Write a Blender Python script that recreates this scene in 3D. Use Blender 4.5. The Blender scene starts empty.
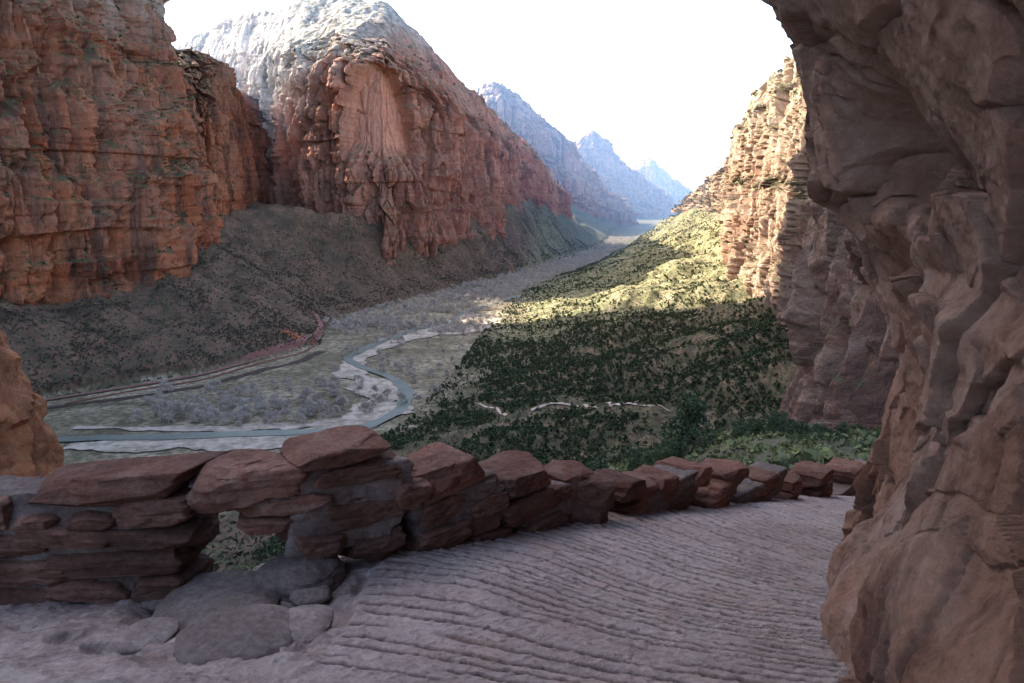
import bpy, bmesh, math, random
import numpy as np
from mathutils import Vector, Matrix
random.seed(7)
scene=bpy.context.scene
# ---------------------------------------------------------------- view geometry used for surveying
PITCH=math.radians(11.1); F=28/36*1024
cp,sp=math.cos(PITCH),math.sin(PITCH)
def ray(u,v):
    a=(u-512)/F; b=-(v-341.5)/F
    return a/(cp+b*sp),(-sp+b*cp)/(cp+b*sp)      # x/Y , z/Y
def pt(u,v,Y):
    a,r=ray(u,v); return np.array([a*Y,Y,r*Y])
def proj(x,y,z):
    f=y*cp-z*sp; up=y*sp+z*cp
    return 512+F*x/f, 341.5-F*up/f
# ---------------------------------------------------------------- noise
def h3(ix,iy,iz,s):
    with np.errstate(over='ignore'):
        n=(ix.astype(np.int64)*374761393+iy.astype(np.int64)*668265263+iz.astype(np.int64)*2147483647+s*974634777)&0xffffffff
        n=((n^(n>>13))*1274126177)&0xffffffff
        n=((n^(n>>16))*2246822519)&0xffffffff
        n=n^(n>>15)
    return (n&0xffffff)/float(0xffffff)
def vn(x,y,z,s=0):
    x,y,z=np.broadcast_arrays(np.asarray(x,float),np.asarray(y,float),np.asarray(z,float))
    ix,iy,iz=np.floor(x),np.floor(y),np.floor(z)
    fx,fy,fz=x-ix,y-iy,z-iz
    fx=fx*fx*(3-2*fx);fy=fy*fy*(3-2*fy);fz=fz*fz*(3-2*fz)
    r=0
    for a in(0,1):
        for b in(0,1):
            for c in(0,1):
                w=(fx if a else 1-fx)*(fy if b else 1-fy)*(fz if c else 1-fz)
                r=r+w*h3(ix+a,iy+b,iz+c,s)
    return r
def fbm(x,y,z,o=4,s=0,g=.5):
    r=0;A=1;t=0;f=1
    for i in range(o):
        r=r+A*vn(x*f+i*17.3,y*f+i*9.1,z*f+i*5.7,s+i);t+=A;A*=g;f*=2.03
    return r/t
def facet(x,y,z,s=0,slope=.6):
    """cellular planar facets: returns plane height and distance to the cell border"""
    ix,iy,iz=np.floor(x),np.floor(y),np.floor(z)
    F1=np.full(x.shape,9.);F2=np.full(x.shape,9.);H=np.zeros(x.shape)
    for a in(-1,0,1):
        for b in(-1,0,1):
            for c in(-1,0,1):
                cx,cy,cz=ix+a,iy+b,iz+c
                dx=x-cx-h3(cx,cy,cz,s);dy=y-cy-h3(cx,cy,cz,s+1);dz=z-cz-h3(cx,cy,cz,s+2)
                d=np.sqrt(dx*dx+dy*dy+dz*dz)
                hh=(h3(cx,cy,cz,s+3)-.5)+slope*(dy*(h3(cx,cy,cz,s+4)-.5)*2+dz*(h3(cx,cy,cz,s+5)-.5)*2)
                near=d<F1
                F2=np.where(near,F1,np.minimum(F2,d));H=np.where(near,hh,H);F1=np.where(near,d,F1)
    return H,F2-F1
def sstep(x,a,b):
    t=np.clip((x-a)/(b-a),0,1);return t*t*(3-2*t)
def tps(P,val):
    P=np.array(P,float);val=np.array(val,float);n=len(P)
    def U(r2):return np.where(r2>0,r2*np.log(np.maximum(r2,1e-12)),0)
    d=((P[:,None]-P[None])**2).sum(-1);A=np.zeros((n+3,n+3))
    A[:n,:n]=U(d)+np.eye(n)*.02;A[:n,n]=1;A[:n,n+1:]=P;A[n,:n]=1;A[n+1:,:n]=P.T
    w=np.linalg.solve(A,np.concatenate([val,[0,0,0]]))
    def f(x,y):
        r=w[n]+w[n+1]*x+w[n+2]*y
        for i in range(n): r=r+w[i]*U((x-P[i,0])**2+(y-P[i,1])**2)
        return r
    return f
# ---------------------------------------------------------------- mesh helpers
def mkmesh(name,V,Fc,mats=(),smooth=False,attrs=None,mi=None,sharp=None):
    V=np.asarray(V,dtype=np.float32);Fc=np.asarray(Fc,dtype=np.int32)
    me=bpy.data.meshes.new(name);me.vertices.add(len(V));me.vertices.foreach_set('co',V.ravel())
    k=Fc.shape[1];me.loops.add(Fc.size);me.loops.foreach_set('vertex_index',Fc.ravel())
    me.polygons.add(len(Fc));me.polygons.foreach_set('loop_start',np.arange(0,Fc.size,k,dtype=np.int32))
    try: me.polygons.foreach_set('loop_total',np.full(len(Fc),k,dtype=np.int32))
    except Exception: pass
    me.polygons.foreach_set('use_smooth',np.full(len(Fc),smooth,dtype=bool))
    for m in mats: me.materials.append(m)
    if mi is not None: me.polygons.foreach_set('material_index',np.asarray(mi,dtype=np.int32))
    me.update(calc_edges=True)
    if attrs:
        for kx,a in attrs.items():
            at=me.attributes.new(kx,'FLOAT','POINT');at.data.foreach_set('value',np.asarray(a,dtype=np.float32).ravel())
    me.validate()
    if sharp:
        try: me.set_sharp_from_angle(angle=math.radians(sharp))
        except Exception: pass
    return me
def obj(name,me,label=None,cat=None,kind=None,group=None,parent=None,loc=None):
    o=bpy.data.objects.new(name,me);scene.collection.objects.link(o)
    if label:o['label']=label
    if cat:o['category']=cat
    if kind:o['kind']=kind
    if group:o['group']=group
    if parent:o.parent=parent
    if loc is not None:o.location=loc
    return o
def gridfaces(nr,nc):
    i=np.arange(nr*nc).reshape(nr,nc)
    return np.stack([i[:-1,:-1],i[:-1,1:],i[1:,1:],i[1:,:-1]],-1).reshape(-1,4)
# ---------------------------------------------------------------- material helper
class M:
    def __init__(s,name):
        s.m=bpy.data.materials.new(name);s.m.use_nodes=True;s.t=s.m.node_tree;s.n=s.t.nodes;s.l=s.t.links
        s.b=s.n['Principled BSDF'];s.b.inputs['Roughness'].default_value=.93
        s.b.inputs['Specular IOR Level'].default_value=.15
        s.geo=s.n.new('ShaderNodeNewGeometry')
    def lk(s,a,b):s.l.new(a,b)
    def val(s,x,sock):
        if isinstance(x,(int,float)):sock.default_value=x
        elif isinstance(x,tuple):sock.default_value=x if len(x)==len(sock.default_value) else (*x,1)
        else:s.lk(x,sock)
    def math(s,op,a,b=None,c=None,clamp=False):
        n=s.n.new('ShaderNodeMath');n.operation=op;n.use_clamp=clamp
        s.val(a,n.inputs[0])
        if b is not None:s.val(b,n.inputs[1])
        if c is not None:s.val(c,n.inputs[2])
        return n.outputs[0]
    def pos(s,sc,src=None):
        n=s.n.new('ShaderNodeMapping');n.inputs['Scale'].default_value=sc
        s.lk(src or s.geo.outputs['Position'],n.inputs['Vector']);return n.outputs[0]
    def noise(s,sc,detail=5,rough=.6,dist=0,src=None):
        n=s.n.new('ShaderNodeTexNoise');n.inputs['Scale'].default_value=1;n.inputs['Detail'].default_value=detail
        n.inputs['Roughness'].default_value=rough;n.inputs['Distortion'].default_value=dist
        s.lk(s.pos(sc,src),n.inputs['Vector']);return n.outputs['Fac']
    def ramp(s,f,stops,interp='LINEAR'):
        n=s.n.new('ShaderNodeValToRGB');e=n.color_ramp.elements;n.color_ramp.interpolation=interp
        while len(e)<len(stops):e.new(.5)
        for el,(p,c) in zip(e,stops):
            el.position=p;el.color=(c,c,c,1) if isinstance(c,(int,float)) else (*c,1)
        s.lk(f,n.inputs[0]);return n.outputs[0]
    def mix(s,f,a,b,mode='MIX'):
        n=s.n.new('ShaderNodeMix');n.data_type='RGBA';n.blend_type=mode
        s.val(f,n.inputs[0]);s.val(a,n.inputs[6]);s.val(b,n.inputs[7]);return n.outputs[2]
    def sep(s,o):
        n=s.n.new('ShaderNodeSeparateXYZ');s.lk(o,n.inputs[0]);return n.outputs
    def attr(s,name):
        n=s.n.new('ShaderNodeAttribute');n.attribute_name=name;return n.outputs['Fac']
    def col(s,c):s.val(c,s.b.inputs['Base Color'])
    def bump(s,h,dist,strength=1,prev=None):
        n=s.n.new('ShaderNodeBump');n.inputs['Distance'].default_value=dist;n.inputs['Strength'].default_value=strength
        s.lk(h,n.inputs['Height'])
        if prev:s.lk(prev,n.inputs['Normal'])
        s.lk(n.outputs[0],s.b.inputs['Normal']);return n.outputs[0]
def cliffmat(name,z0,z1,xs=0,palecol=(.55,.48,.42),veg=.5,red=((.17,.062,.035),(.34,.125,.06),(.42,.19,.10),(.24,.10,.065)),dark=.7,upper=None,zn=200,arch=False,nearred=False):
    m=M(name);P=m.sep(m.geo.outputs['Position']);N=m.sep(m.geo.outputs['Normal'])
    st=m.noise((.004,.004,.03),6,.65,.3)
    c=m.ramp(st,[(.3,red[0]),(.43,red[1]),(.55,red[2]),(.7,red[3])])
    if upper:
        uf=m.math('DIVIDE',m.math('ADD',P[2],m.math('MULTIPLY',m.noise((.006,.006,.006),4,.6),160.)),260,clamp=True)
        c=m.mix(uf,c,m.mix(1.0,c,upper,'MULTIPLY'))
    sk=m.noise((.035,.035,.004),6,.65,.4)
    c=m.mix(m.ramp(sk,[(.36,dark),(.53,0)]),c,(.075,.045,.04))
    pat=m.noise((.009,.009,.006),4,.6,.5)
    c=m.mix(m.ramp(pat,[(.45,0),(.62,.5)]),c,(.40,.20,.135))
    if arch: c=m.mix(m.math('MULTIPLY',m.attr('arch'),.85),c,(.74,.34,.22))
    f=m.noise((.15,.15,.10),6,.7)
    c=m.mix(.6,c,m.ramp(f,[(.3,.3),(.7,1)]),'MULTIPLY')
    pl=m.math('ADD',P[2],m.math('MULTIPLY',m.math('SUBTRACT',m.noise((.010,.010,.0035),6,.68,.4),.5),zn))
    pl=m.math('SUBTRACT',pl,m.math('MULTIPLY',m.math('ADD',P[0],600.),xs))
    pf=m.math('DIVIDE',m.math('SUBTRACT',pl,z0),z1-z0,clamp=True)
    pc=m.mix(m.ramp(m.noise((.02,.02,.03),7,.75,.5),[(.38,0),(.62,1)]),palecol,(.50*palecol[0],.47*palecol[1],.45*palecol[2]))
    c=m.mix(pf,c,pc)
    if nearred:
        nf=m.math('DIVIDE',m.math('SUBTRACT',900.,m.math('ADD',P[1],m.math('MULTIPLY',P[2],1.4))),300,clamp=True)
        rc=m.ramp(m.noise((.03,.03,.05),7,.7,.8),[(.35,(.10,.06,.05)),(.46,(.25,.135,.10)),(.55,(.38,.25,.19)),(.66,(.17,.095,.075))])
        c=m.mix(nf,c,rc)  # near lower cliff redder, with its shade put into the darker colour
    vn_=m.noise((.05,.05,.05),5,.7)
    vf=m.math('MULTIPLY',m.ramp(N[2],[(.35,0),(.6,1)]),m.ramp(vn_,[(.44,0),(.52,veg)]))
    c=m.mix(vf,c,(.085,.09,.04))
    m.col(c)
    b=m.bump(m.noise((.07,.07,.06),8,.75),7,.9)
    m.bump(sk,9,.6,b)
    return m.m
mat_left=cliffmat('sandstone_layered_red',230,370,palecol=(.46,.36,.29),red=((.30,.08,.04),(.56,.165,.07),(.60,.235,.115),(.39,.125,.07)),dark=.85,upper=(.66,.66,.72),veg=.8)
mat_peak=cliffmat('sandstone_red_with_white_cap',110,300,xs=.60,zn=360,palecol=(.62,.56,.50),red=((.30,.10,.07),(.47,.18,.115),(.54,.26,.175),(.37,.145,.10)),veg=.6,arch=True)
mat_right=cliffmat('sandstone_tan_sunlit',20,200,palecol=(.72,.55,.38),veg=.9,dark=.45,red=((.50,.27,.17),(.64,.40,.26),(.72,.50,.34),(.54,.35,.24)),nearred=True)
mat_far=cliffmat('sandstone_distant',300,700,red=((.32,.13,.10),(.44,.2,.15),(.48,.26,.2),(.35,.17,.13)))
ledge=[]
def cliff(name,cols,ns,nt,amp,seed,mat,label,prof=((0,0),(.55,.18),(.68,.42),(1,1)),tlow=-.2,back=250,jag=.5,strat=1.0,cm=1.0,sm=2,tfade=None,fct=1.0,arch=None,trees=0,tz=400,vz=1.0,fn=1.0):
    B=[];T=[]
    for c in cols:
        if len(c)==2:B.append(c[0]);T.append(c[1])
        else:B.append(pt(*c[:3]));T.append(pt(*c[3:]))
    B=np.array(B,float);T=np.array(T,float)
    D=np.concatenate([[0],np.cumsum(np.linalg.norm(np.diff((B+T)/2,axis=0),axis=1)/np.maximum(np.minimum(B[1:,1],B[:-1,1]),400 if B[:,1].min()<0 else 50))])
    s=np.linspace(0,D[-1],ns)
    def K(q):
        k=max(3,int(ns/len(cols)/q))|1;kk=np.hanning(k+2)[1:-1];return k,kk/kk.sum()
    def rs(A,q):
        k,ker=K(q);r=[np.convolve(np.pad(np.interp(s,D,A[:,i]),k//2,'edge'),ker,'valid') for i in range(3)];return np.stack(r,-1)
    b=rs(B,2);t_=rs(T,sm)
    k,ker=K(1.2)
    mid=(b+t_)/2;tan=np.gradient(mid[:,:2],axis=0)
    tan=np.stack([np.convolve(np.pad(tan[:,i],k//2,'edge'),ker,'valid') for i in range(2)],-1)
    tan/=np.linalg.norm(tan,axis=1)[:,None]+1e-9
    nrm=np.stack([tan[:,1],-tan[:,0]],-1)
    tt=np.concatenate([np.linspace(tlow,0,int(nt*.1),endpoint=False),np.linspace(0,1,nt)])
    hp=np.interp(tt,[p[0] for p in prof],[p[1] for p in prof])
    X=b[None,:,0]+(t_-b)[None,:,0]*hp[:,None];Y=b[None,:,1]+(t_-b)[None,:,1]*hp[:,None];Z=b[None,:,2]+(t_-b)[None,:,2]*tt[:,None]
    sc=amp/30
    big=(fbm(X/(150*sc),Y/(150*sc),Z/(620*sc*vz),4,seed)-.5)*3.0*amp
    wx_=fbm(X/(60*sc),Y/(60*sc),Z/(120*sc*vz),3,seed+71)*.8
    H,e=facet(X/(62*sc)+wx_,Y/(62*sc)+wx_,Z/(330*sc*vz)+wx_*.4,seed+61,.8);H2,e2=facet(X/(24*sc)+wx_,Y/(24*sc),Z/(70*sc*vz)+wx_/vz,seed+91,.9)
    blk=(H*.66+H2*.32)*amp*fct-((1-sstep(e,0,.05))*.18+(1-sstep(e2,0,.07))*.07)*amp*cm*fct
    n1=fbm(X/(48*sc),Y/(48*sc),Z/(300*sc*vz),3,seed+11);crk=(1-np.abs(2*n1-1))**10*amp*.55*cm
    n2=fbm(X/(17*sc),Y/(17*sc),Z/(140*sc*vz),2,seed+21);crk2=(1-np.abs(2*n2-1))**7*amp*.18*cm
    zz=Z+18*sc*fbm(X/250,Y/250,0*Z,2,seed+5)
    q=vn(zz/(22*sc),X/(200*sc),Y/(200*sc),seed+31);q=sstep(q,.45,.55)
    q2=vn(zz/(7*sc),X/(60*sc),Y/(60*sc),seed+32);q2=sstep(q2,.38,.62)
    fine=(fbm(X/(14*sc),Y/(14*sc),Z/(18*sc*vz),5,seed+41,.6)-.5)*amp*.5*fn
    fd=1.0
    if tfade: fd=(1-.92*sstep(tt,tfade-.08,tfade+.12))[:,None]
    d=big*(.4+.6*fd)-(crk+crk2)*(.2+.8*fd)+blk*fd+strat*(q*amp*.25+q2*amp*.08)*(.5+.5*fd)+fine*(.45+.55*fd)
    am=np.zeros_like(X)
    if arch:
        x0,zb,zt,rx=arch;uq=np.abs(X-x0+fine*.5)/rx;zlim=zb+(zt-zb)*np.sqrt(np.clip(1-uq**2.2,0,1))
        am=sstep(zlim-Z,0,14)*sstep(Z,zb-30,zb+60)*(uq<1)
        d=d*(1-.85*am)-am*34
    X=X+nrm[None,:,0]*d;Y=Y+nrm[None,:,1]*d
    jz=(fbm(X/(60*sc),Y/(60*sc),0*Z,4,seed+51)-.5)*amp*jag*2
    if tfade:
        rg=(1-np.abs(2*fbm(X/(120*sc),Y/(220*sc),Z*0,4,seed+81,.6)-1));Z=Z+(rg-.6)*amp*1.5*sstep(tt,tfade-.1,tfade+.2)[:,None]*(1-.6*sstep(tt,.85,1))[:,None]
    Z=Z+jz*np.clip(tt,0,1)[:,None]**2
    nb=14;X2=[];Y2=[];Z2=[]
    for i in range(1,nb+1):
        f=i/nb;X2.append(X[-1]-nrm[:,0]*back*f);Y2.append(Y[-1]-nrm[:,1]*back*f)
        Z2.append(Z[-1]-(Z[-1]+250)*(f**1.6)*.9)
    X2=np.array(X2);Y2=np.array(Y2);Z2=np.array(Z2)+(fbm(X2/60,Y2/60,0*X2,3,seed)-.5)*amp*.4
    X=np.vstack([X,X2]);Y=np.vstack([Y,Y2]);Z=np.vstack([Z,Z2]);am=np.vstack([am,0*X2])
    V=np.stack([X,Y,Z],-1).reshape(-1,3)
    me=mkmesh(name,V,gridfaces(*X.shape),[mat],attrs={'arch':am} if arch else None)
    if trees:
        nn=np.zeros(len(V)*3,dtype=np.float32);me.vertex_normals.foreach_get('vector',nn);nn=np.abs(nn.reshape(-1,3)[:,2])
        rr=np.random.default_rng(seed);row=np.repeat(np.arange(X.shape[0]),X.shape[1])
        c_=np.where((nn>.62)&(V[:,2]<tz)&(V[:,1]>300)&(row>nt*.12))[0]
        if len(c_): ledge.append(V[rr.choice(c_,min(trees,len(c_)),replace=False)])
    return obj(name,me,label,'cliff' if 'cliff' in name else 'mountain','structure')

cliff('cliff',[((-740,-400,-130),(-930,-400,1000)),((-740,0,-130),(-930,0,1000)),((-745,330,-130),(-900,330,980)),(-330,340,700,-430,-1000,800),(-200,330,850,-270,-800,1000),(-80,312,980,-110,-680,1200),(30,308,1080,0,-520,1350),(100,312,1150,60,-420,1480),  # unseen left columns and tops above view added tall to cast shade
  (150,292,1260,98,-260,1650),(200,245,1400,124,-200,1850),(214,238,1600,134,-120,2000)],900,480,30,3,mat_left,
  'layered red sandstone canyon cliff rising above brushy talus',prof=((0,0),(.16,.02),(.19,.10),(.27,.13),(.29,.24),(.36,.27),(.38,.42),(.48,.47),(.52,.64),(.7,.78),(1,1)),strat=1.3,cm=2.0,trees=1500)
cliff('cliff',[(150,250,1700,120,5,2000),(185,244,1660,165,44,1890),(205,240,1660,190,52,1880),(226,236,1700,214,60,1900),(240,234,1850,230,68,2000),(246,232,2050,238,90,2200),(262,228,2300,250,96,2450),(300,226,2450,290,110,2600)],
  420,300,24,9,mat_left,'red rounded sandstone buttress beside the tall peak',strat=.6,cm=2,prof=((0,0),(.7,.3),(1,1)),trees=200)
ax=pt(388,95,2150)
cliff('mountain',[(215,240,2800,150,75,3100),(240,232,2700,190,44,3000),(264,228,2550,226,22,2900),(284,222,2250,262,14,2700),(304,222,2020,300,3,2500),(350,220,1930,345,-5,2400),(385,216,1910,388,8,2330),
  (412,218,2000,408,26,2330),(440,218,2100,432,52,2380),(470,216,2260,456,78,2480),(500,214,2450,480,98,2620),(516,212,2650,500,120,2800),(530,208,2900,514,132,3000),(545,204,3050,530,150,3150),(556,204,3250,545,172,3350),(570,210,3500,560,190,3600)],
  1100,520,36,15,mat_peak,'massive red sandstone peak with pale sunlit summit',prof=((0,0),(.60,.10),(.68,.22),(1,1)),jag=.6,strat=.8,cm=1.6,sm=8,tfade=.70,fct=1.4,arch=(ax[0],50,285,80),trees=500,tz=350,tlow=-.5,vz=1.0)
bp=((0,0),(.25,.3),(.45,.36),(.55,.6),(.8,.68),(1,1))
cliff('mountain',[(440,212,4300,440,120,4600),(470,212,4200,474,92,4600),(485,212,4200,482,84,4600),(510,212,4200,500,80,4600),(540,212,4300,530,102,4700),(560,212,4500,548,118,4800),(580,212,4500,564,138,4800),(598,210,4800,580,160,5000),(615,212,5000,596,184,5200),(640,215,5200,625,200,5400)],
  600,300,45,23,mat_far,'hazy sandstone mountain in the distant canyon',prof=bp,strat=1,cm=2,sm=7,jag=1.1,vz=1.3,tlow=-.6)
cliff('mountain',[(540,212,6000,560,160,6400),(575,212,6000,575,146,6400),(586,212,6000,584,136,6400),(600,212,6000,592,129,6400),(620,212,6200,606,141,6500),(640,212,6400,618,158,6700),(665,212,6600,640,176,6900),(690,212,7000,668,198,7200)],
  480,220,50,33,mat_far,'hazy blue mountain far down the canyon',prof=bp,jag=1.3,sm=7,cm=2,tlow=-.6)
cliff('mountain',[(600,205,8200,620,175,8600),(630,205,8200,636,166,8600),(642,205,8200,642,158,8600),(650,205,8200,650,158,8600),(665,205,8200,660,170,8600),(680,205,8400,676,182,8700),(700,205,8400,690,192,8800),(740,205,8400,740,190,8800)],
  400,140,50,43,mat_far,'pale distant mountain at the canyon end',prof=bp,jag=1.3,sm=7,tlow=-.6)
cliff('cliff',[(672,212,2900,684,204,3050),(690,207,2600,700,188,2750),(715,213,2250,722,165,2400),(728,232,1900,746,112,2080),(730,270,1500,766,76,1750),(754,296,1180,792,52,1450),
  (788,320,900,828,36,1150),(808,358,680,850,10,860),(818,402,470,880,-80,620),(836,442,310,920,-200,420),(866,474,200,980,-300,290),(960,520,110,1150,-300,180),(1100,600,60,1500,-400,110)],
  1100,480,22,53,mat_right,'sunlit tan sandstone canyon cliff with scattered green brush',prof=((0,0),(.4,.22),(.46,.44),(.8,.62),(.85,.9),(1,1)),back=200,strat=.5,cm=1.8,jag=1.4,sm=4,trees=1300,vz=1.7,fn=.8,fct=1.4)
# ---------------------------------------------------------------- valley terrain
rows=np.array([ # Y, xLc,zLc, xLt, xRt, xRc,zRc
 [0,-900,-150,-820,-420,20,-30],[200,-880,-150,-800,-400,97,-74],[310,-860,-150,-780,-360,133,-98],[470,-820,-150,-740,-290,186,-123],[680,-770,-150,-660,-200,257,-143],
 [790,-750,-150,-610,-122,295,-143],[913,-720,-155,-560,-100,320,-146],[1060,-670,-160,-419,-80,345,-154],[1244,-575,-165,-306,-62,370,-158],[1450,-556,-97,-340,-40,395,-150],
 [1650,-630,-104,-270,-15,445,-134],[1830,-520,-95,-190,5,500,-118],[1950,-330,-74,-150,40,520,-104],[2250,-125,-84,-20,130,568,-70],[2646,20,-92,130,292,573,-60],
 [3100,120,-60,290,400,750,-75],[3731,210,-100,440,560,900,-90],[4300,280,-110,520,660,1100,-80],[6000,640,-110,900,1100,1700,-60],[9000,1300,-100,1500,1900,2600,-40],[14000,2500,-50,2600,3300,4200,50]],float)
def terrain(x,y):
    x=np.asarray(x,float);y=np.asarray(y,float)
    g=[np.interp(y,rows[:,0],rows[:,i]) for i in range(7)]
    wob=(fbm(x/160,y/160,0*x,3,71)-.5)*60
    wl=np.maximum(0,(g[3]+wob*.7-x)/(g[3]-g[1]));wr=np.maximum(0,(x-g[4]+wob*.5)/(g[5]-g[4]))
    def pf(w):return np.where(w<1,w**1.15,1+(w-1)*1.0)
    hl=(g[2]+250)*pf(np.minimum(wl,1.12));hr=(g[6]+250)*pf(np.minimum(wr,1.8))
    h=np.maximum(hl,hr)
    n=(fbm(x/110,y/110,0*x,5,81)-.5)
    rid=(1-np.abs(2*fbm(x/70,y/70,0*x,3,85)-1))**2
    amp=np.clip(h/60,0,1)*np.clip(y/500,.15,1)
    z=-250+h+amp*(n*60-rid*18)+(fbm(x/25,y/25,0*x,3,90)-.5)*(0.5+7*amp)
    bench=sstep(wl,.0,.03)*10;z=z+bench
    nh=-2-.325*y+.3*(np.minimum(x-.24*y,3))+(fbm(x/9,y/9,0*x,3,95)-.5)*np.clip(y/40,0,1)*4
    nh=nh-3.5*(1-sstep(y,9,24))
    nh=nh-np.maximum(0,y-420)*.45
    return np.maximum(z,nh)
NY,NX=820,860
ys=np.concatenate([[-60,-30,-12,-4,0,2],4*(14000/4)**(np.linspace(0,1,NY-6))])
ks=np.linspace(-1,1,NX);ks=np.sign(ks)*np.abs(ks)**1.25*1.35
YY,KK=np.meshgrid(ys,ks,indexing='ij');XX=KK*(np.maximum(YY,0)+90)
ZZ=terrain(XX,YY)
m=M('canyon_soil_and_brush');P=m.sep(m.geo.outputs['Position'])
floorc=m.ramp(m.noise((.012,.012,.012),7,.72,.8),[(.35,(.14,.11,.065)),(.48,(.27,.205,.13)),(.6,(.44,.345,.23))])
slope=m.ramp(m.noise((.02,.02,.02),6,.7),[(.35,(.085,.055,.04)),(.52,(.17,.095,.065)),(.68,(.26,.14,.09))])
rt=m.ramp(m.noise((.04,.04,.04),5,.7),[(.36,(.065,.055,.035)),(.5,(.13,.095,.055)),(.66,(.28,.18,.11))])
side=m.math('MULTIPLY',m.math('SUBTRACT',m.math('ADD',P[0],m.math('MULTIPLY',P[1],-.09)),-190),.02,clamp=True)
upr=m.math('MULTIPLY',m.math('SUBTRACT',P[1],1150.),.004,clamp=True)
rt=m.mix(upr,rt,m.ramp(m.noise((.04,.04,.04),5,.7),[(.36,(.17,.16,.07)),(.5,(.29,.25,.12)),(.66,(.40,.31,.19))]))  # sunlight on the upper slope put into lighter, yellower ground colour
slope=m.mix(side,slope,rt)
hf=m.math('MULTIPLY',m.math('ADD',P[2],m.math('ADD',246,m.math('MULTIPLY',m.noise((.03,.03,.03),4),4))),.2,clamp=True)
c=m.mix(hf,floorc,slope)
c=m.mix(m.ramp(m.noise((.12,.12,.12),6,.75),[(.46,0),(.56,.7)]),c,(.07,.075,.035))
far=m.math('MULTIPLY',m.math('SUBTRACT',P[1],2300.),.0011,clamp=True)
c=m.mix(m.math('MULTIPLY',far,.85),c,(.07,.07,.05))  # far floor darkened: valley shade put into a woodland-coloured tint
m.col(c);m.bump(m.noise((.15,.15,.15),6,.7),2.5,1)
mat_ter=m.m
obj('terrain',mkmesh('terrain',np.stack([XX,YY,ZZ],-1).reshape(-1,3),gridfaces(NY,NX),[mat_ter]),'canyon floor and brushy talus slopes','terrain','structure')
def hit(u,v,y0=25,y1=6000):
    a,r=ray(u,v);Y=np.geomspace(y0,y1,2500);z=terrain(a*Y,Y)
    i=np.argmax(z>r*Y)
    if i==0 and not z[0]>r*Y[0]: i=len(Y)-1
    return np.array([a*Y[i],Y[i],z[i]])
def ground(u,v):
    a,r=ray(u,v);Y=-250/r;return np.array([a*Y,Y])
def ribbon(name,pts,widths,off,mat,label,cat,seed=1,zfix=None,wob=.25,n=400,fq=40):
    P=np.array([q[:2] for q in pts],float);d=np.concatenate([[0],np.cumsum(np.linalg.norm(np.diff(P,axis=0),axis=1))]);s=np.linspace(0,d[-1],n)
    x=np.interp(s,d,P[:,0]);y=np.interp(s,d,P[:,1]);w=np.interp(s,d,widths)
    k=max(5,n//len(P))|1;ker=np.hanning(k+2)[1:-1];ker/=ker.sum()
    x=np.convolve(np.pad(x,k//2,'edge'),ker,'valid');y=np.convolve(np.pad(y,k//2,'edge'),ker,'valid')
    tx,ty=np.gradient(x),np.gradient(y);L=np.hypot(tx,ty)+1e-9;nx,ny=-ty/L,tx/L
    c=np.linspace(-.5,.5,7);e=1+wob*2.6*(fbm(s/fq,0*s,0*s,5,seed,.65)-.5);e2=1+wob*2.6*(fbm(s/fq,0*s+9,0*s,5,seed+3,.65)-.5)
    ww=w[:,None]*c[None]*np.where(c[None]<0,e[:,None],e2[:,None])
    X=x[:,None]+nx[:,None]*ww;Y=y[:,None]+ny[:,None]*ww
    Z=(terrain(X,Y) if zfix is None else np.full_like(X,zfix))+off
    return obj(name,mkmesh(name,np.stack([X,Y,Z],-1).reshape(-1,3),gridfaces(n,7),[mat],True),label,cat,'structure')
def simple(name,c0,c1,sc,rough=.9,spec=.15,bd=.1):
    m=M(name);m.col(m.mix(m.ramp(m.noise((sc,)*3,6,.7),[(.38,0),(.6,1)]),c0,c1));m.b.inputs['Roughness'].default_value=rough
    m.b.inputs['Specular IOR Level'].default_value=spec;m.bump(m.noise((sc*3,)*3,5,.6),bd,.6);return m.m
mat_water=simple('river_water',(.125,.15,.12),(.18,.19,.15),.03,.4,.15,.15)
mat_sand=simple('pale_river_sand',(.53,.43,.33),(.27,.21,.15),.07)
mat_road=simple('red_asphalt_road',(.20,.095,.075),(.26,.125,.10),.08)
mat_bank=simple('red_earth_bank',(.27,.085,.045),(.12,.06,.04),.10)
mat_cut=simple('orange_earth_cut',(.42,.12,.05),(.22,.085,.05),.10)
mat_dbank=simple('dark_brushy_bank',(.045,.035,.028),(.09,.055,.04),.12)
mat_path=simple('dusty_trail',(.60,.46,.35),(.46,.33,.24),.2)
rv=[ground(*p) for p in [(-60,446),(60,440),(170,438),(300,434),(372,428),(402,410),(408,392),(392,378),(362,369),(345,360),(372,346),(410,332),(455,320),(475,309),(520,296)]]
ribbon('river_sandbar',[ground(*p) for p in [(60,447),(170,445),(300,440),(360,427),(382,408),(388,395),(372,384),(350,374),(350,360),(390,343),(440,328),(475,314)]],[24,38,42,42,54,66,58,40,26,46,66,26],.9,mat_sand,'pale sand and gravel bar along the river','sandbar',5,-249.6,.9)
ribbon('river_sandbar',[ground(*p) for p in [(70,428),(180,430),(260,428),(330,424),(372,414)]],[8,18,24,20,10],.6,mat_sand,'pale gravel flat beside the river','sandbar',15,-249.6,1.1)
ribbon('river_sandbar',[ground(*p) for p in [(405,340),(430,334),(470,332),(500,318)]],[16,38,46,16],.7,mat_sand,'pale gravel flat beside the river','sandbar',25,-249.6,1.1)
ribbon('river',rv,[14,17,17,18,17,16,15,14,14,14,15,17,18,17,14],1.5,mat_water,'shallow green river winding across the canyon floor','river',6,-249.6,.5)
ribbon('dark_bank',[hit(*p) for p in [(40,410),(130,398),(205,387),(262,371),(300,362),(325,351)]],[13,14,14,14,16,12],.5,mat_dbank,'dark brushy terrace bank below the road','bank',38,None,1.0)
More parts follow.
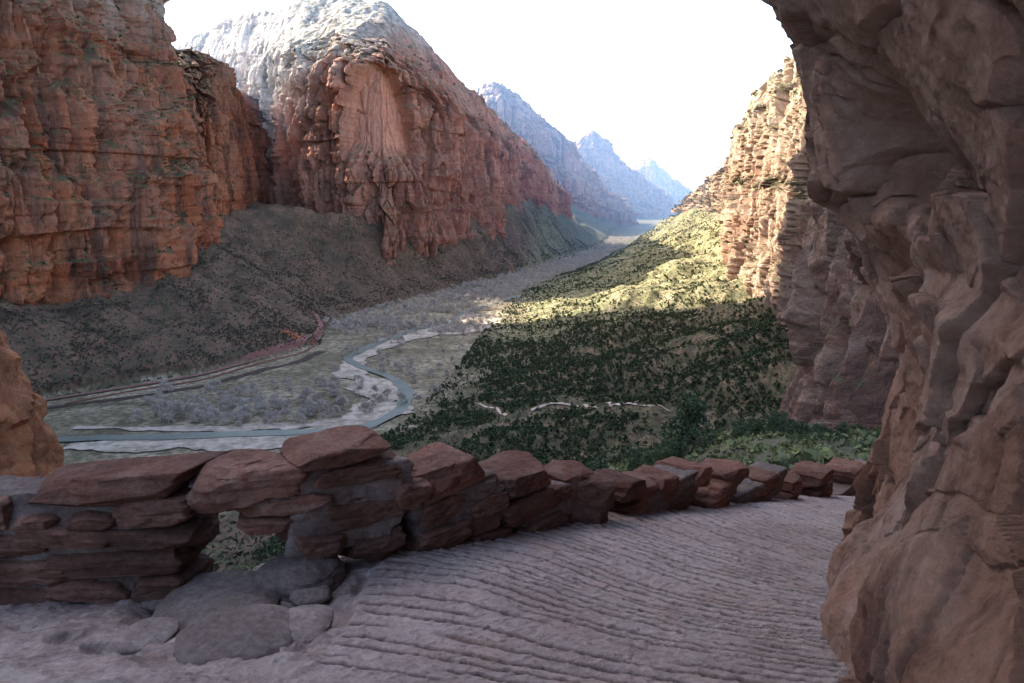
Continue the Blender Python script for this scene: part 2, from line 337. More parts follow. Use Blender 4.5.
ribbon('earth_bank',[hit(*p) for p in [(60,405),(130,392),(205,380),(262,363),(300,354),(318,344)]],[4,5,5,5,6,6],.8,mat_bank,'red earth bank below the road','bank',28,None,.8)
ribbon('earth_bank',[hit(*p) for p in [(284,330),(294,336),(303,342)]],[14,20,12],.5,mat_cut,'bare orange earth cut above the road','bank',29,None,.8,80)
ribbon('road',[hit(*p) for p in [(-40,412),(45,401),(130,388),(200,376),(262,358),(298,350),(317,340),(322,326),(314,312)]],[9]*9,1.6,mat_road,'narrow red road along the foot of the slope','road',8,None,0)
PA=[(478,404),(492,408),(508,416)];PB=[(528,412),(545,406),(575,405),(620,407),(665,409),(712,414)]
ribbon('path',[hit(*p) for p in PA],[3.0]*3,1.0,mat_path,'pale dirt path winding down the wooded slope','path',9,None,.4,60,6)
ribbon('path',[hit(*p) for p in PB],[3.2]*6,1.0,mat_path,'pale dirt path crossing the wooded slope','path',10,None,.4,160,6)
# ---------------------------------------------------------------- vegetation
def leafmat(name,a,b,sc):
    m=M(name);m.col(m.ramp(m.noise((sc,)*3,4,.6),[(.3,a),(.7,b)]));m.b.inputs['Roughness'].default_value=.8;return m.m
mat_leaf=leafmat('juniper_foliage',(.035,.048,.024),(.09,.105,.045),.25)
mat_leafs=leafmat('brush_foliage',(.06,.065,.032),(.22,.215,.075),.08)
mat_leaft=leafmat('dry_brush_foliage',(.055,.045,.032),(.12,.095,.06),.08)
mat_bark=simple('juniper_bark',(.16,.11,.08),(.09,.065,.05),4,bd=.02)
mat_bare=simple('pale_bare_branches',(.60,.51,.43),(.40,.34,.29),.5)
def quads(cent,size,r,asp=1):
    n=len(cent);a=r.normal(size=(n,3));a/=np.linalg.norm(a,axis=1)[:,None];b=np.cross(a,r.normal(size=(n,3)));b/=np.linalg.norm(b,axis=1)[:,None]
    s=np.asarray(size).reshape(-1,1);b=b*asp
    V=np.stack([cent-a*s-b*s*.6,cent+a*s-b*s*.8,cent+a*s*.7+b*s,cent-a*s*.8+b*s*.7],1).reshape(-1,3)
    return V,np.arange(4*n).reshape(n,4)
def crownpts(r,n,lob=7):
    L=np.stack([r.uniform(-.22,.22,lob),r.uniform(-.22,.22,lob),r.uniform(.28,.82,lob)],-1);R=r.uniform(.13,.24,lob)*(1.25-L[:,2]*.6)
    i=r.integers(0,lob,n);d=r.normal(size=(n,3));d/=np.linalg.norm(d,axis=1)[:,None]
    return L[i]+d*R[i][:,None]*r.uniform(.55,1.05,(n,1))*np.array([1,1,.8])
def prism(segs,k=4):
    V=[];Fc=[]
    for (p,q,ra,rb) in segs:
        p=np.array(p);q=np.array(q);d=q-p;d=d/(np.linalg.norm(d)+1e-9);a=np.cross(d,[.3,.9,.1]);a/=np.linalg.norm(a)+1e-9;b=np.cross(d,a);o=len(V)
        for j in range(k):
            t=2*math.pi*j/k;V.append(p+(a*math.cos(t)+b*math.sin(t))*ra)
        for j in range(k):
            t=2*math.pi*j/k;V.append(q+(a*math.cos(t)+b*math.sin(t))*rb)
        for j in range(k):Fc.append([o+j,o+(j+1)%k,o+k+(j+1)%k,o+k+j])
    return np.array(V),np.array(Fc)
jun=[]
for i in range(5):
    r=np.random.default_rng(100+i)
    V,Fc=quads(crownpts(r,2400,10),r.uniform(.010,.024,2400),r)
    segs=[((0,0,-.06),(.02,.01,.3),.035,.025),((.02,.01,.3),(0,.02,.7),.025,.008)]
    for k in range(7):
        z=r.uniform(.12,.5);a=r.uniform(0,6.28);segs.append(((.02,.01,z),(.25*math.cos(a),.25*math.sin(a),z+r.uniform(.1,.25)),.014,.005))
    Vt,Ft=prism(segs,6)
    jun.append((mkmesh('trunk',Vt,Ft,[mat_bark],True),mkmesh('crown',V,Fc,[mat_leaf]),
       mkmesh('juniper',np.vstack([V,Vt]),np.vstack([Fc,Ft+len(V)]),[mat_leaf,mat_bark],mi=[0]*len(Fc)+[1]*len(Ft))))
def sample(n,ylo,yhi,xa,xb,dens,seed):
    r=np.random.default_rng(seed);y=ylo+(yhi-ylo)*r.uniform(0,1,n)**1.25;w=r.uniform(0,1,n)
    lo=np.interp(y,rows[:,0],rows[:,xa]);hi=np.interp(y,rows[:,0],rows[:,xb]);x=lo+(hi-lo)*w
    keep=r.uniform(0,1,n)<dens(x,y,w);return x[keep],y[keep],r
x,y,r=sample(90000,430,3000,4,5,lambda x,y,w:(sstep(fbm(x/60,y/60,0*x,4,61),.33,.58)*.9+.10)*(1-.72*sstep(y,1150,1400)),5)
vis=(np.abs(x/y-0.15)<.5);x=x[vis];y=y[vis]
ye=48+400*r.uniform(0,1,1600)**.75;xe=ye*r.uniform(.0,.5,1600)
h=np.concatenate([1.6+5.2*r.uniform(0,1,len(x))**2.0,r.uniform(1.3,3.2,1600)])
x=np.concatenate([x,xe]);y=np.concatenate([y,ye]);z=terrain(x,y)
def clear(x,y,z):
    ok=np.ones(len(x),bool)
    for f in np.linspace(.08,.96,26): ok&=terrain(x*f,y*f)<z*f+.3
    return ok
uu,vv=proj(x,y,z+h);_,vb=proj(x,y,z-.5)
pu=[];pv=[]
for PL in (PA,PB):
    q=np.array(PL,float);t_=np.linspace(0,len(q)-1,120);pu+=list(np.interp(t_,range(len(q)),q[:,0]));pv+=list(np.interp(t_,range(len(q)),q[:,1]))
blocked=np.zeros(len(x),bool);hw=np.maximum(3,h*.4*F/y)
for a_,b_ in zip(pu,pv): blocked|=(np.abs(uu-a_)<hw)&(vv<b_+1)&(vb>b_-1.5)
blocked&=r.uniform(0,1,len(x))<.93
seen=clear(x,y,z+h*.9)&(vv<np.where(uu<560,446,456))&(uu<890)&(uu>380)
keep=(seen|(y>450))&~blocked;x=x[keep];y=y[keep];z=z[keep];h=h[keep];seen=seen[keep]
d_=np.hypot(x,y)+np.where(seen,0,1e5)
order=np.argsort(d_)
ind=order[:290];rest=order[290:]
big=pt(686,462,76);bz=float(terrain(big[0],big[1]))
lab='dark green juniper tree on the rocky slope'
def jtree(x,y,z,h,k,rot,parts):
    t,cw,wh=jun[k]
    if parts:
        o=obj('juniper_tree',t,lab,'tree',group='junipers on the canyon slope',loc=(x,y,z));o.scale=(h,h,h);o.rotation_euler=(0,0,rot)
        c=obj('crown',cw,parent=o)
    else:
        o=obj('juniper_tree',wh,lab,'tree',group='junipers on the canyon slope',loc=(x,y,z));o.scale=(h*1.1,h*1.1,h*.95);o.rotation_euler=(0,0,rot)
jtree(big[0],big[1],bz-.2,7.6,0,.4,True)
for n_,i in enumerate(ind): jtree(x[i],y[i],z[i]-.1,h[i],n_%5,r.uniform(0,6.28),n_<12)
def mass(name,x,y,z,h,nq,mat,label,cat,seed,wid=1.0,lf=.16,asp=1):
    r=np.random.default_rng(seed);n=len(x);C=np.stack([crownpts(r,nq,5) for _ in range(24)])
    idx=r.integers(0,24,n);rot=r.uniform(0,6.28,n);c=C[idx].copy()
    cx=c[...,0]*np.cos(rot)[:,None]-c[...,1]*np.sin(rot)[:,None];cy=c[...,0]*np.sin(rot)[:,None]+c[...,1]*np.cos(rot)[:,None]
    P=np.stack([x[:,None]+cx*h[:,None]*wid,y[:,None]+cy*h[:,None]*wid,z[:,None]-.12*h[:,None]+c[...,2]*h[:,None]],-1).reshape(-1,3)
    V,Fc=quads(P,np.repeat(h*lf,nq)*r.uniform(.6,1.2,len(P)),r,asp)
    return obj(name,mkmesh(name,V,Fc,[mat]),label,cat,'stuff')
mass('juniper_woodland',x[rest],y[rest],z[rest],h[rest],22,mat_leaf,'dark junipers and pinyons covering the canyon slope','trees',3,1.15,.17)
L_=np.concatenate(ledge)
mass('ledge_junipers',L_[:,0],L_[:,1],L_[:,2],r.uniform(4,9,len(L_))*np.clip(L_[:,1]/1500,.35,1.2),20,mat_leaf,'dark junipers growing on the cliff ledges','trees',8,1.1,.17)
x2,y2,r=sample(76000,60,3200,4,5,lambda x,y,w:.30+.6*fbm(x/30,y/30,0*x,3,62),15);h2=r.uniform(.7,2.4,len(x2))*np.clip(y2/400,.35,1)
yn=22+430*r.uniform(0,1,9000)**1.2;xn=yn*r.uniform(.12,.56,9000);x2=np.concatenate([x2,xn]);y2=np.concatenate([y2,yn]);h2=np.concatenate([h2,r.uniform(.5,1.7,9000)*np.clip(yn/150,.4,1)]);z2=terrain(x2,y2)
mass('slope_brush',x2,y2,z2,h2,8,mat_leafs,'low scrub brush between the junipers','brush',31,1.6,.25)
x3,y3,r=sample(46000,800,3200,3,1,lambda x,y,w:.15+.8*sstep(fbm(x/40,y/40,0*x,3,63),.35,.6),16);z3=terrain(x3,y3)
mass('talus_brush',x3,y3,z3,r.uniform(1,3.8,len(x3)),9,mat_leaft,'dark scrub brush on the talus under the cliffs','brush',32,1.5,.25)
x4,y4,r=sample(3000,1350,3800,3,4,lambda x,y,w:.25+.7*sstep(fbm(x/60,y/60,0*x,3,64),.4,.6),17)
dmin=np.full(len(x4),1e9)
for p in rv: dmin=np.minimum(dmin,np.hypot(x4-p[0],y4-p[1]))
k4=dmin>26;x4=x4[k4];y4=y4[k4]
mass('cottonwood_grove',x4,y4,terrain(x4,y4),r.uniform(9,16,len(x4)),40,mat_bare,'pale leafless cottonwood grove filling the valley floor','trees',33,1.1,.13,.3)
# bare cottonwoods
def bare(seed):
    r=np.random.default_rng(seed);segs=[];tips=[]
    def rec(p,d,L,ra,dep):
        q=p+d*L;segs.append((p,q,ra,ra*.65))
        if dep==0:tips.append(q);return
        for _ in range(3 if dep>1 else 4):
            e=d+r.normal(size=3)*.6;e[2]+=.1;e/=np.linalg.norm(e);rec(q,e,L*r.uniform(.6,.85),ra*.6,dep-1)
    rec(np.array([0,0,-.03]),np.array([0,0,1.]),.25,.034,4)
    V,Fc=prism([(a,b,max(c,.010),max(d_,.008)) for a,b,c,d_ in segs],3)
    tp=np.array(tips);tp=tp[r.integers(0,len(tp),1600)]+r.normal(size=(1600,3))*.05
    V2,F2=quads(tp,r.uniform(.02,.05,1600),r,.2)
    return mkmesh('cottonwood',np.vstack([V,V2]),np.vstack([Fc,F2+len(V)]),[mat_bare])
bt=[bare(40+i) for i in range(5)]
r=np.random.default_rng(77)
zones=[((330,480),(285,335),140),((150,340),(385,425),60),((330,470),(330,420),50),((120,330),(400,425),35)]
spec=[(320,415),(305,402),(187,418),(175,416),(165,415),(262,410),(345,410),(330,395),(240,412)]
pl=[]
for u,v in spec: pl.append((*ground(u,v),24))
for (ua,ub),(va,vb),n in zones:
    for _ in range(n*3):
        if n<=0:break
        g=ground(r.uniform(ua,ub),r.uniform(va,vb))
        L=np.interp(g[1],rows[:,0],rows[:,3]);R=np.interp(g[1],rows[:,0],rows[:,4])
        if L+10<g[0]<R+10 and min(np.hypot(g[0]-p[0],g[1]-p[1]) for p in rv)>22:
            pl.append((*g,r.uniform(11,19)));n-=1
for k,(gx,gy,hh) in enumerate(pl):
    o=obj('cottonwood_tree',bt[k%5],'bare pale grey cottonwood tree on the canyon floor','tree',group='leafless cottonwoods along the river',loc=(gx,gy,float(terrain(gx,gy))-.2))
    o.scale=(hh,hh,hh);o.rotation_euler=(0,0,r.uniform(0,6.28))
# ---------------------------------------------------------------- trail floor
wallxy=np.array([(-9,4.0),(-6,4.2),(-2.97,4.3),(-1.81,4.3),(-1.26,4.4),(-.7,4.7),(-.085,5.3),(.72,6.1),(1.83,7.3),(3.5,9.2),(5.6,11.5),(9,15)])
FP=[(0,683,2.9),(330,683,2.8),(512,683,2.8),(830,683,2.8),(1024,683,2.7),(0,612,4.0),(200,600,4.0),(400,552,4.6),(600,515,6),(740,500,8),(870,495,11),(850,640,3.2),(880,560,5.2),(700,600,3.9),(500,600,3.8),(0,560,5.5)]
fp=[pt(*p) for p in FP];fxy=[(p[0],p[1]) for p in fp]+[(-3,0),(0,0),(2,0),(0,-3),(9,16),(-7,4)];fz=[p[2] for p in fp]+[-1.55,-1.5,-1.5,-1.45,-6.5,-2.3]
floorf=tps(fxy,fz)
nx,ny=1250,660
xs=np.linspace(-5,7.5,nx);fy=np.concatenate([np.linspace(-.35,.25,40,endpoint=False),np.linspace(.25,1.0,ny-40)])
X=np.broadcast_to(xs[None],(ny,nx)).copy();W=np.interp(xs,wallxy[:,0],wallxy[:,1])+.22
Y=fy[:,None]*W[None]
Z=floorf(X,Y)
ang=np.arctan2(Y-1.35,X-3.9);rad=np.hypot(Y-1.35,X-3.9)
wv=(fbm(X*.7,Y*.7,0*X,2,5)-.5)*.06+(fbm(X*5,Y*5,0*X,3,6)-.5)*.009
ph=(ang+wv)/.0215+(fbm(ang*11,0*X,0*X,2,15)-.5)*2.5
cell=np.floor(ph);fr=ph-cell
jit=h3(cell,0*cell,0*cell,3)*.6-.3
dst=np.abs(fr-.5+jit*.7)
gw=.05+.08*vn(X*2,Y*2,cell*3.1,8)
brk=sstep(vn(X*2.1,Y*2.1,cell*7.7,12),.27,.40)
gmask=sstep(X+(fbm(X*3,Y*3,0*X,2,3)-.5)*.16,-.82,-.76)*sstep(rad,1.0,1.6)
gr=(1-sstep(dst,gw*.4,gw*1.8))*brk*gmask
rough=fbm(X*14,Y*14,0*X,4,44)-.5
peb=sstep(fbm(X*34,Y*34,0*X,2,45),.5,.8)
Z=Z-gr*.016+(h3(cell,0*cell,0*cell,9)-.5)*.004*gmask+rough*.016+peb*.008+(fbm(X*1.3,Y*1.3,0*X,3,46)-.5)*.035+(fbm(X*5,Y*5,0*X,3,49)-.5)*.014
lm=1-sstep(X+(fbm(X*3,Y*3,0*X,2,3)-.5)*.16,-.84,-.76)
lump=fbm(X*1.7,Y*2.4,0*X,4,47);Z=Z+lm*(-.03+(sstep(lump,.42,.52)-.5)*.05+(fbm(X*3,Y*3,0*X,4,48)-.5)*.12)
gap=np.exp(-((X+1.70)/.30)**4-((Y-4.35)/.6)**4);Z=Z-gap*.18-.10*np.exp(-((X+1.15)/.28)**2-((Y-3.7)/.30)**2)
m=M('grooved_trail_concrete');g=m.attr('groove');dt=m.attr('dirt')
big_=m.noise((1.1,1.1,1.1),5,.65);fn=m.noise((24,24,24),6,.78)
c=m.ramp(big_,[(.3,(.33,.25,.225)),(.5,(.43,.34,.31)),(.7,(.51,.43,.395))])
c=m.mix(dt,c,m.ramp(m.noise((2.2,2.2,2.2),6,.7,.5),[(.35,(.24,.175,.155)),(.5,(.38,.295,.265)),(.65,(.50,.41,.37))]))
c=m.mix(.8,c,m.ramp(fn,[(.32,.38),(.66,1)]),'MULTIPLY')
c=m.mix(m.math('MULTIPLY',g,.88),c,(.07,.045,.04))
c=m.mix(m.ramp(m.noise((3,3,3),4,.6),[(.55,0),(.72,.35)]),c,(.38,.23,.18))
m.col(c);b=m.bump(fn,.02,.9);m.bump(m.noise((90,90,90),4,.7),.006,.9,b)
mat_trail=m.m
obj('trail',mkmesh('trail',np.stack([X,Y,Z],-1).reshape(-1,3),gridfaces(ny,nx),[mat_trail],True,{'groove':gr,'dirt':lm}),'grooved pinkish concrete hiking trail beside the parapet','trail','structure')
# ---------------------------------------------------------------- near rock wall with overhang
RW=[(0,4.5,-1.5),(3,4.5,-1.5),(6,4.5,-1.0),(9,4.5,1.5),(13,4.5,5),(0,3,.1),(3,3,.1),(5,3,.1),(8,3,2.6),(12,3,5.5),
(0,1.6,.9),(3,1.6,1.05),(5,1.6,1.15),(7,1.6,3.0),(12,1.6,6.5),(0,1,1.1),(3,1,1.35),(5,1.15,1.50),(5,.85,1.76),(7,1,3.3),(3,.6,1.4),(5,.6,1.86),(7,.6,3.3),(5,.3,1.88),
(0,0,1.3),(2,0,1.45),(3.3,0,1.75),(4.2,0,1.9),(5,0,1.96),(7,0,3.6),(12,0,7.5),(3.3,-.7,1.95),(5,-.35,2.08),(5,-.7,2.22),(7,-.7,3.7),
(0,-1.3,1.2),(2,-1.3,1.35),(3,-1.3,1.75),(4,-1.3,2.08),(5,-1.3,2.34),(7,-1.3,3.8),(12,-1.3,7.5),(2,-2,1.30),(3.3,-2,1.60),(4,-2,1.95),(5,-2,2.38),(7,-2,3.7),
(2,-2.6,1.2),(3.4,-2.6,1.56),(5,-2.6,2.42),(7,-2.6,3.8),(10,-3.5,5.6),(13,-3.5,8),(0,-5,1.0),(3.4,-5,1.5),(5,-5,2.4),(7,-5,3.7),(12,-5,7.2)]
rwf=tps([(a,b) for a,b,c in RW],[c for a,b,c in RW])
nyy,nz=900,860
yy=np.concatenate([np.linspace(-3,1.5,60,endpoint=False),np.linspace(1.5,6.5,680,endpoint=False),np.linspace(6.5,14,160)])
zc=np.concatenate([np.linspace(-6,-2.9,50,endpoint=False),np.linspace(-2.9,1.4,700,endpoint=False),np.linspace(1.4,4.5,110)])
Yr,Zr=np.meshgrid(yy,zc,indexing='ij');Xr=rwf(Yr,Zr)
px,py,pz=Xr,Yr,Zr
w1=(fbm(px*1.5,py*1.5,pz*1.5,4,201)-.5)*.6;w2=(fbm(px*1.5+9,py*1.5,pz*1.5,4,202)-.5)*.6
H1,e1=facet(px*.6+w1*.5,(py+pz*.25)*.72+w2*.6,(pz-py*.2)*.5+w1*.5,203,.7)
H2,e2=facet(px*1.2+w1,(py-pz*.25)*1.5+w2,(pz+py*.2)*1.2+w1,213,.9)
H3,e3=facet(px*3+w1*2,py*3.6+w2*3,pz*3.2+w1*3,223,.9)
tp_=1-.35*sstep(Zr,-.1,.4);rg_=sstep(vn(px*.8,py*.8,pz*.8,7),.38,.58)
d=-(H1*.18*tp_+H2*.12*tp_+H3*.04*(.3+rg_))
d+=((1-sstep(e1,0,.028))*.09+(1-sstep(e2,0,.025))*.05*(.3+rg_))*tp_+(1-sstep(e3,0,.05))*.012*rg_
d-=((fbm(px*.9,py*1.1,pz*.9,3,207)-.5)*.26+(fbm(px*2.2,py*2.2,pz*2.0,4,206,.55)-.5)*.15)*tp_+(fbm(px*9,py*9,pz*9,5,205,.62)-.5)*.05
d+=.70*np.exp(-np.abs((Yr-3.95)/.40)**3-np.abs((Zr-.08-.10*np.cos((Yr-3.95)*3))/.22)**3)
d+=.06*sstep(Zr,-1.9,-1.2)*(1-sstep(Zr,-.6,-.3))*sstep(Yr,3.5,3.8)
d+=.30*np.exp(-((Yr-3.72-w1*.2)/.045)**2)*sstep(Zr,-2.3,-1.9)*(1-sstep(Zr,-.7,-.4))
d-=.12*(1-sstep(Yr,3.50,3.60))*sstep(Zr,-2.2,-1.8)*(1-sstep(Zr,-.5,-.35))
Xr=Xr+d
m=M('near_red_sandstone')
bg=m.noise((.8,.8,.6),6,.6,.6);c=m.ramp(bg,[(.3,(.31,.14,.09)),(.46,(.47,.255,.175)),(.6,(.55,.36,.275)),(.78,(.43,.20,.125))])
sk=m.noise((2.4,2.4,1.0),7,.7,.9);c=m.mix(m.ramp(sk,[(.52,0),(.68,.5)]),c,(.60,.44,.36))
c=m.mix(m.ramp(m.noise((1.7,1.7,.9),7,.7,1),[(.34,.8),(.46,0)]),c,(.15,.075,.06))
fn=m.noise((14,14,14),8,.78);c=m.mix(.65,c,m.ramp(fn,[(.3,.35),(.68,1)]),'MULTIPLY')
m.col(c);b=m.bump(m.noise((5,5,5),9,.78,.4),.05,1.0);m.bump(fn,.03,1.0,b)
mat_near=m.m
obj('rock_wall',mkmesh('rock_wall',np.stack([Xr,Yr,Zr],-1).reshape(-1,3),gridfaces(nyy,nz)[:,::-1],[mat_near],True,sharp=45),'overhanging red sandstone rock face beside the trail','rock face','structure')
# ---------------------------------------------------------------- stones
_cube={}
def cubegrid(n):
    if n not in _cube:
        bm=bmesh.new();bmesh.ops.create_cube(bm,size=2);bmesh.ops.subdivide_edges(bm,edges=bm.edges[:],cuts=n,use_grid_fill=True)
        _cube[n]=(np.array([v.co[:] for v in bm.verts]),np.array([[v.index for v in f.verts] for f in bm.faces]));bm.free()
    return _cube[n]
def stone(size,seed,n=28,p=12,cuts=12,rough=.024,taper=0,dmin=.74):
    seed=abs(seed);V,Fc=cubegrid(n);V=V.copy()
    V/=((np.abs(V)**p).sum(1)**(1/p))[:,None]
    r=np.random.default_rng(seed)
    sk=r.uniform(-.2,.2,4);V[:,0]+=V[:,2]*sk[0];V[:,2]+=V[:,0]*sk[1]*.7;V[:,2]*=1+sk[2]*V[:,0];V[:,0]*=1+sk[3]*V[:,1]
    for _ in range(cuts):
        nn=r.normal(size=3);nn/=np.linalg.norm(nn);sup=np.abs(nn).sum();dd=r.uniform(dmin,1.0)*(.38+.62*sup);o=np.maximum(0,V@nn-dd);V-=o[:,None]*nn
    V[:,0]*=1-taper*V[:,2]
    V*=np.asarray(size)/2
    e=V/min(size)
    nrm=V/(np.linalg.norm(V,axis=1)[:,None]+1e-9)
    H,ee=facet(e[:,0]*1.7+seed,e[:,1]*1.7,e[:,2]*3.5,seed%50,.5)
    V+=nrm*(((fbm(e[:,0]*3+seed,e[:,1]*3,e[:,2]*6,5,seed,.62)-.5)*rough*7+H*rough*2.4)*min(size))[:,None]
    lay=sstep(vn(e[:,2]*6+seed,e[:,0]*.5,e[:,1]*.5,seed+2),.42,.58);V[:,:2]*=1-.04*lay[:,None]
    return V,Fc
def redmat(name,a,b,c_,dark):
    m=M(name);oi=m.n.new('ShaderNodeObjectInfo')
    c=m.ramp(m.noise((3,3,6),6,.65,.6),[(.3,a),(.5,b),(.7,c_)])
    c=m.mix(m.ramp(m.noise((1.7,1.7,2.5),5,.65),[(.42,.6),(.56,0)]),c,dark)
    fn=m.noise((25,25,30),7,.8);c=m.mix(.8,c,m.ramp(fn,[(.32,.3),(.66,1)]),'MULTIPLY')
    c=m.mix(1.0,c,m.ramp(oi.outputs['Random'],[(0,.65),(1,1.0)]),'MULTIPLY')
    m.col(c);b_=m.bump(m.noise((8,8,18),8,.78),.04,1.0);m.bump(fn,.014,1.0,b_);return m.m
mat_st=redmat('red_wall_stone',(.28,.12,.08),(.40,.185,.13),(.47,.29,.22),(.17,.085,.065))
mat_dk=redmat('dark_layered_stone',(.24,.11,.08),(.35,.175,.125),(.43,.26,.20),(.15,.08,.06))
mat_mortar=redmat('grey_mortar',(.32,.23,.195),(.42,.32,.28),(.50,.40,.36),(.22,.15,.125))
mat_flat=redmat('smooth_grey_pink_rock',(.36,.27,.24),(.47,.375,.34),(.56,.47,.43),(.27,.20,.175))
def wallY(u):return float(np.interp(u,[-300,0,200,300,400,500,600,700,800,880,960],[4.2,4.3,4.3,4.4,4.7,5.3,6.1,7.3,9.2,11.5,14]))
def place(name,u0,v0,u1,v1,mat,parent=None,dep=.42,Y=None,tilt=0,seed=0,label=None,cat=None,yaw=None,group=None,hs=1.0,**k):
    u=(u0+u1)/2;v=(v0+v1)/2;Yc=Y or wallY(u)
    c=pt(u,v,Yc)
    sc=Yc/F*1.04
    if yaw is None:
        a=pt(u-20,v,wallY(u-20));b=pt(u+20,v,wallY(u+20));yaw=math.atan2(b[1]-a[1],b[0]-a[0]);L=(u1-u0)*sc/max(.45,math.cos(yaw)+.35*math.sin(yaw))
    else:L=(u1-u0)*sc
    V,Fc=stone((L*1.05,dep,(v1-v0)*sc*hs),seed+abs(int(u*7+v)),**k)
    R=Matrix.Rotation(yaw,3,'Z')@Matrix.Rotation(math.radians(tilt),3,'Y')
    V=V@np.array(R).T
    me=mkmesh(name,V,Fc,[mat],True,sharp=40)
    return obj(name,me,label,cat,parent=parent,loc=c,group=group)
wall=bpy.data.objects.new('stone_wall',None);scene.collection.objects.link(wall)
wall['label']='low dry red sandstone parapet wall edging the trail';wall['category']='stone wall'
caps=[(-150,475,-5,520,-1),(-8,486,32,522,0),(40,466,196,498,-4),(198,456,300,500,-3),(287,437,382,458,-5),(392,456,474,494,-4),(476,461,546,488,0),(542,464,590,497,4),
 (594,471,634,498,0),(630,468,670,498,0),(664,460,704,486,-3),(698,462,742,482,0),(738,469,772,490,2),(768,473,796,492,0),(792,465,830,482,-2),(828,462,860,478,0),(858,466,888,482,0)]
for i,(a,b,c_,d_,t) in enumerate(caps): place('capstone',a,b,c_,d_,mat_st,wall,.44,tilt=t,seed=i+500,hs=.90 if i<8 else .80)
mid=[(125,486,208,516,-3),(300,456,392,474,2),(310,472,396,490,-1),(238,486,330,508,-2),(320,490,394,516,1),(240,506,300,522,0),(396,490,450,514,-3),(446,494,490,528,-2),(378,470,420,500,0),(476,488,548,514,0),(543,492,588,516,0),(598,494,642,514,0),
 (638,492,682,512,0),(678,486,724,508,0),(720,484,762,506,0),(756,488,798,504,0),(792,482,832,500,0),(826,476,862,496,0),(856,478,892,496,0),(-140,515,0,560,0),
 (612,478,650,496,4),(655,480,690,498,-3),(690,476,730,494,2),(730,478,765,496,0),(440,484,500,508,3),(520,480,560,500,-4)]
for i,(a,b,c_,d_,t) in enumerate(mid): place('wall_stone',a,b,c_,d_,mat_st if i%2 else mat_dk,wall,.43,tilt=t,seed=50+i)
low=[(-10,520,62,544,2),(36,508,130,532,1),(120,514,208,538,2),(60,532,205,560,-2),(-20,544,90,570,0),(70,560,150,588,2),(140,558,202,590,1),(-20,570,80,596,0),(-20,596,60,620,0),(50,587,112,613,0),(110,586,190,604,3),
 (336,518,400,550,0),(398,516,450,543,0),(284,522,345,546,2),(440,520,500,536,0),(495,510,550,524,0),(545,508,590,520,0),(30,500,80,518,-3),(90,498,130,516,4)]
for i,(a,b,c_,d_,t) in enumerate(low): place('wall_stone',a,b,c_,d_,mat_dk,wall,.5,tilt=t,seed=90+i)
for i,(a,b,c_,d_) in enumerate([(-160,482,196,600),(200,474,300,496),(290,454,400,540),(390,474,500,530),(490,478,600,512),(590,482,700,510),(690,478,800,504),(790,476,900,498)]):
    place('mortar_bed',a,b,c_,d_,mat_mortar,wall,.39,seed=130+i,cuts=2,rough=.03)
place('leaning_boulder',568,474,610,520,mat_dk,None,.34,Y=5.75,tilt=18,seed=4,label='dark boulder leaning against the parapet wall',cat='boulder',yaw=0)
fl=[(264,554,344,602,4.2,.5,.9),(158,576,280,626,3.95,.7,.45),(180,618,300,664,3.4,.5,.45),(205,600,268,640,3.7,.4,.5),(280,618,332,646,3.5,.35,.6),(146,562,200,590,4.2,.4,.7),(120,622,176,646,3.5,.3,.5),(290,587,330,604,4.0,.25,.8),(246,540,280,562,4.4,.3,.7)]
for i,(a,b,c_,d_,Yq,dp,hs) in enumerate(fl):
    o=place('flat_rock',a,b,c_,d_,mat_flat,None,dp,Y=Yq,seed=300+i,label='smooth worn grey-pink flat rock on the trail edge',cat='rock',yaw=.35*((i*2)%5-2)/2,group='worn rocks beside the trail',hs=hs,p=2.6,cuts=5,rough=.02,dmin=.8)
    hz=(d_-b)*Yq/F*hs;o.location.z=float(floorf(o.location.x,o.location.y))+hz*.16-.03
V,Fc=stone((6,5,14),903,n=110,p=6,cuts=5,rough=.012,taper=.68,dmin=.9)
Ho,eo=facet(V[:,0]*.6,V[:,1]*.6,V[:,2]*.5,77,.8);Hq,eq=facet(V[:,0]*2,V[:,1]*2,V[:,2]*3,87,.8)
V[:,0]+=(fbm(V[:,0]*1.2,V[:,1]*1.2,V[:,2]*2.6,5,77,.6)-.5)*.3+Ho*.15-(1-sstep(eo,0,.08))*.12+Hq*.06
m=redmat('orange_sandstone_outcrop',(.48,.145,.055),(.60,.215,.09),(.64,.29,.15),(.26,.095,.05))
obj('rock_outcrop',mkmesh('rock_outcrop',V,Fc,[m],True,sharp=40),'orange sandstone outcrop standing just beyond the wall','rock',loc=(-12.8,14,-5.0))
r=np.random.default_rng(5);mshrub=leafmat('shrub_leaves',(.04,.045,.03),(.10,.10,.06),2)
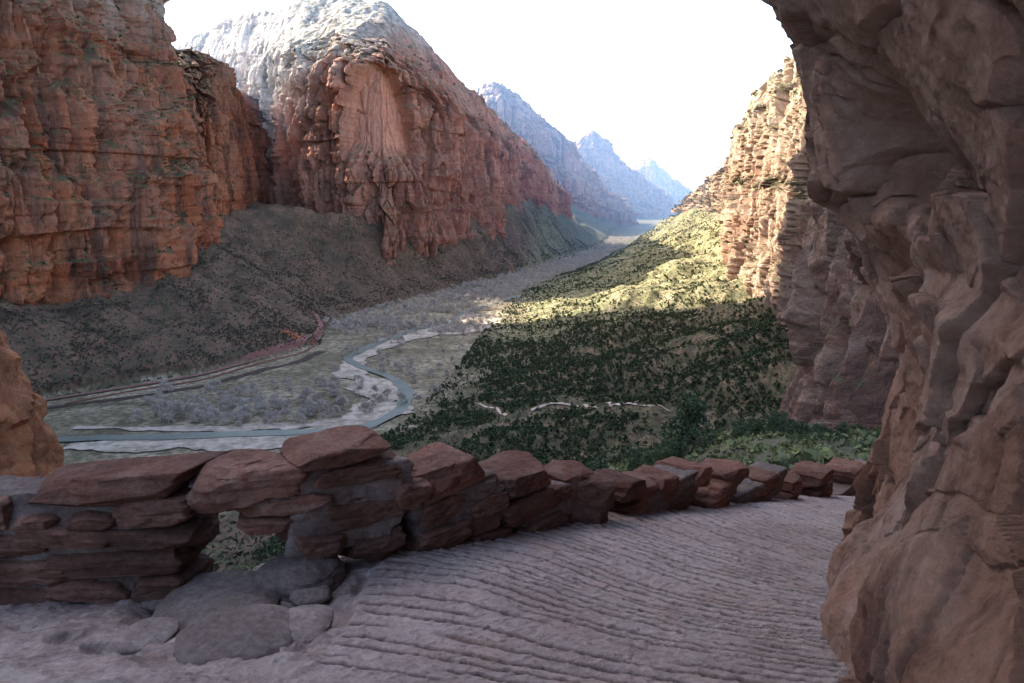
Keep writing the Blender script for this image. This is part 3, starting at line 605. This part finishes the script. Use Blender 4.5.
for i,(xx,yy_,s) in enumerate([(-1.95,6.0,1.0),(-3.2,7.5,1.4),(-5.6,10.5,2.2)]):
    V,Fc=quads(crownpts(r,6000,12),r.uniform(.003,.008,6000),r,.4)
    Vt,Ft=prism([((0,0,-.1),(.15*math.cos(a),.15*math.sin(a),.6),.008,.004) for a in np.linspace(0,6,7)],5)
    zz=float(terrain(xx,yy_));zt=[-3.0,-3.7,-4.4][i]
    o=obj('shrub',mkmesh('shrub',Vt,Ft,[mat_bark]),'green shrub growing below the parapet wall','shrub',group='shrubs below the wall',loc=(xx,yy_,zz-.1))
    hgt=max(.8,zt-zz+s*.4);o.scale=(hgt,hgt,hgt);obj('foliage',mkmesh('foliage',V,Fc,[mshrub]),parent=o)
# ---------------------------------------------------------------- haze
m=bpy.data.materials.new('canyon_air');m.use_nodes=True;t=m.node_tree;t.nodes.remove(t.nodes['Principled BSDF'])
vs=t.nodes.new('ShaderNodeVolumeScatter');vs.inputs['Density'].default_value=1.0e-4;vs.inputs['Color'].default_value=(.32,.56,1,1);vs.inputs['Anisotropy'].default_value=.1
t.links.new(vs.outputs[0],t.nodes['Material Output'].inputs['Volume'])
bm=bmesh.new();bmesh.ops.create_cube(bm,size=1);me=bpy.data.meshes.new('haze');bm.to_mesh(me);bm.free();me.materials.append(m)
o=obj('haze',me,'thin blue air haze filling the canyon','haze','structure',loc=(1500,7900,150));o.scale=(8000,11800,900)
# ---------------------------------------------------------------- light
AZ,EL=60,36
w=bpy.data.worlds.new('World');scene.world=w;w.use_nodes=True;nt=w.node_tree;bg=nt.nodes['Background']
sk=nt.nodes.new('ShaderNodeTexSky');sk.sky_type='NISHITA';sk.sun_disc=False;sk.sun_elevation=math.radians(EL);sk.sun_rotation=math.radians(-AZ);sk.dust_density=6;sk.air_density=1;sk.altitude=1300
nt.links.new(sk.outputs[0],bg.inputs[0]);bg.inputs[1].default_value=.76
L=bpy.data.lights.new('sun','SUN');L.energy=16;L.angle=math.radians(.5);L.color=(1,.94,.82);lo=bpy.data.objects.new('sun',L);scene.collection.objects.link(lo)
sd=Vector((-math.sin(math.radians(AZ))*math.cos(math.radians(EL)),math.cos(math.radians(AZ))*math.cos(math.radians(EL)),math.sin(math.radians(EL))))
lo.rotation_euler=sd.to_track_quat('Z','Y').to_euler()
cam=bpy.data.cameras.new('camera');co=bpy.data.objects.new('camera',cam);scene.collection.objects.link(co);cam.lens=28;cam.sensor_width=36;cam.clip_start=.05;cam.clip_end=30000
co.rotation_euler=(math.radians(90)-PITCH,0,0);scene.camera=co
scene.view_settings.view_transform='Standard';scene.view_settings.look='None';scene.view_settings.exposure=0
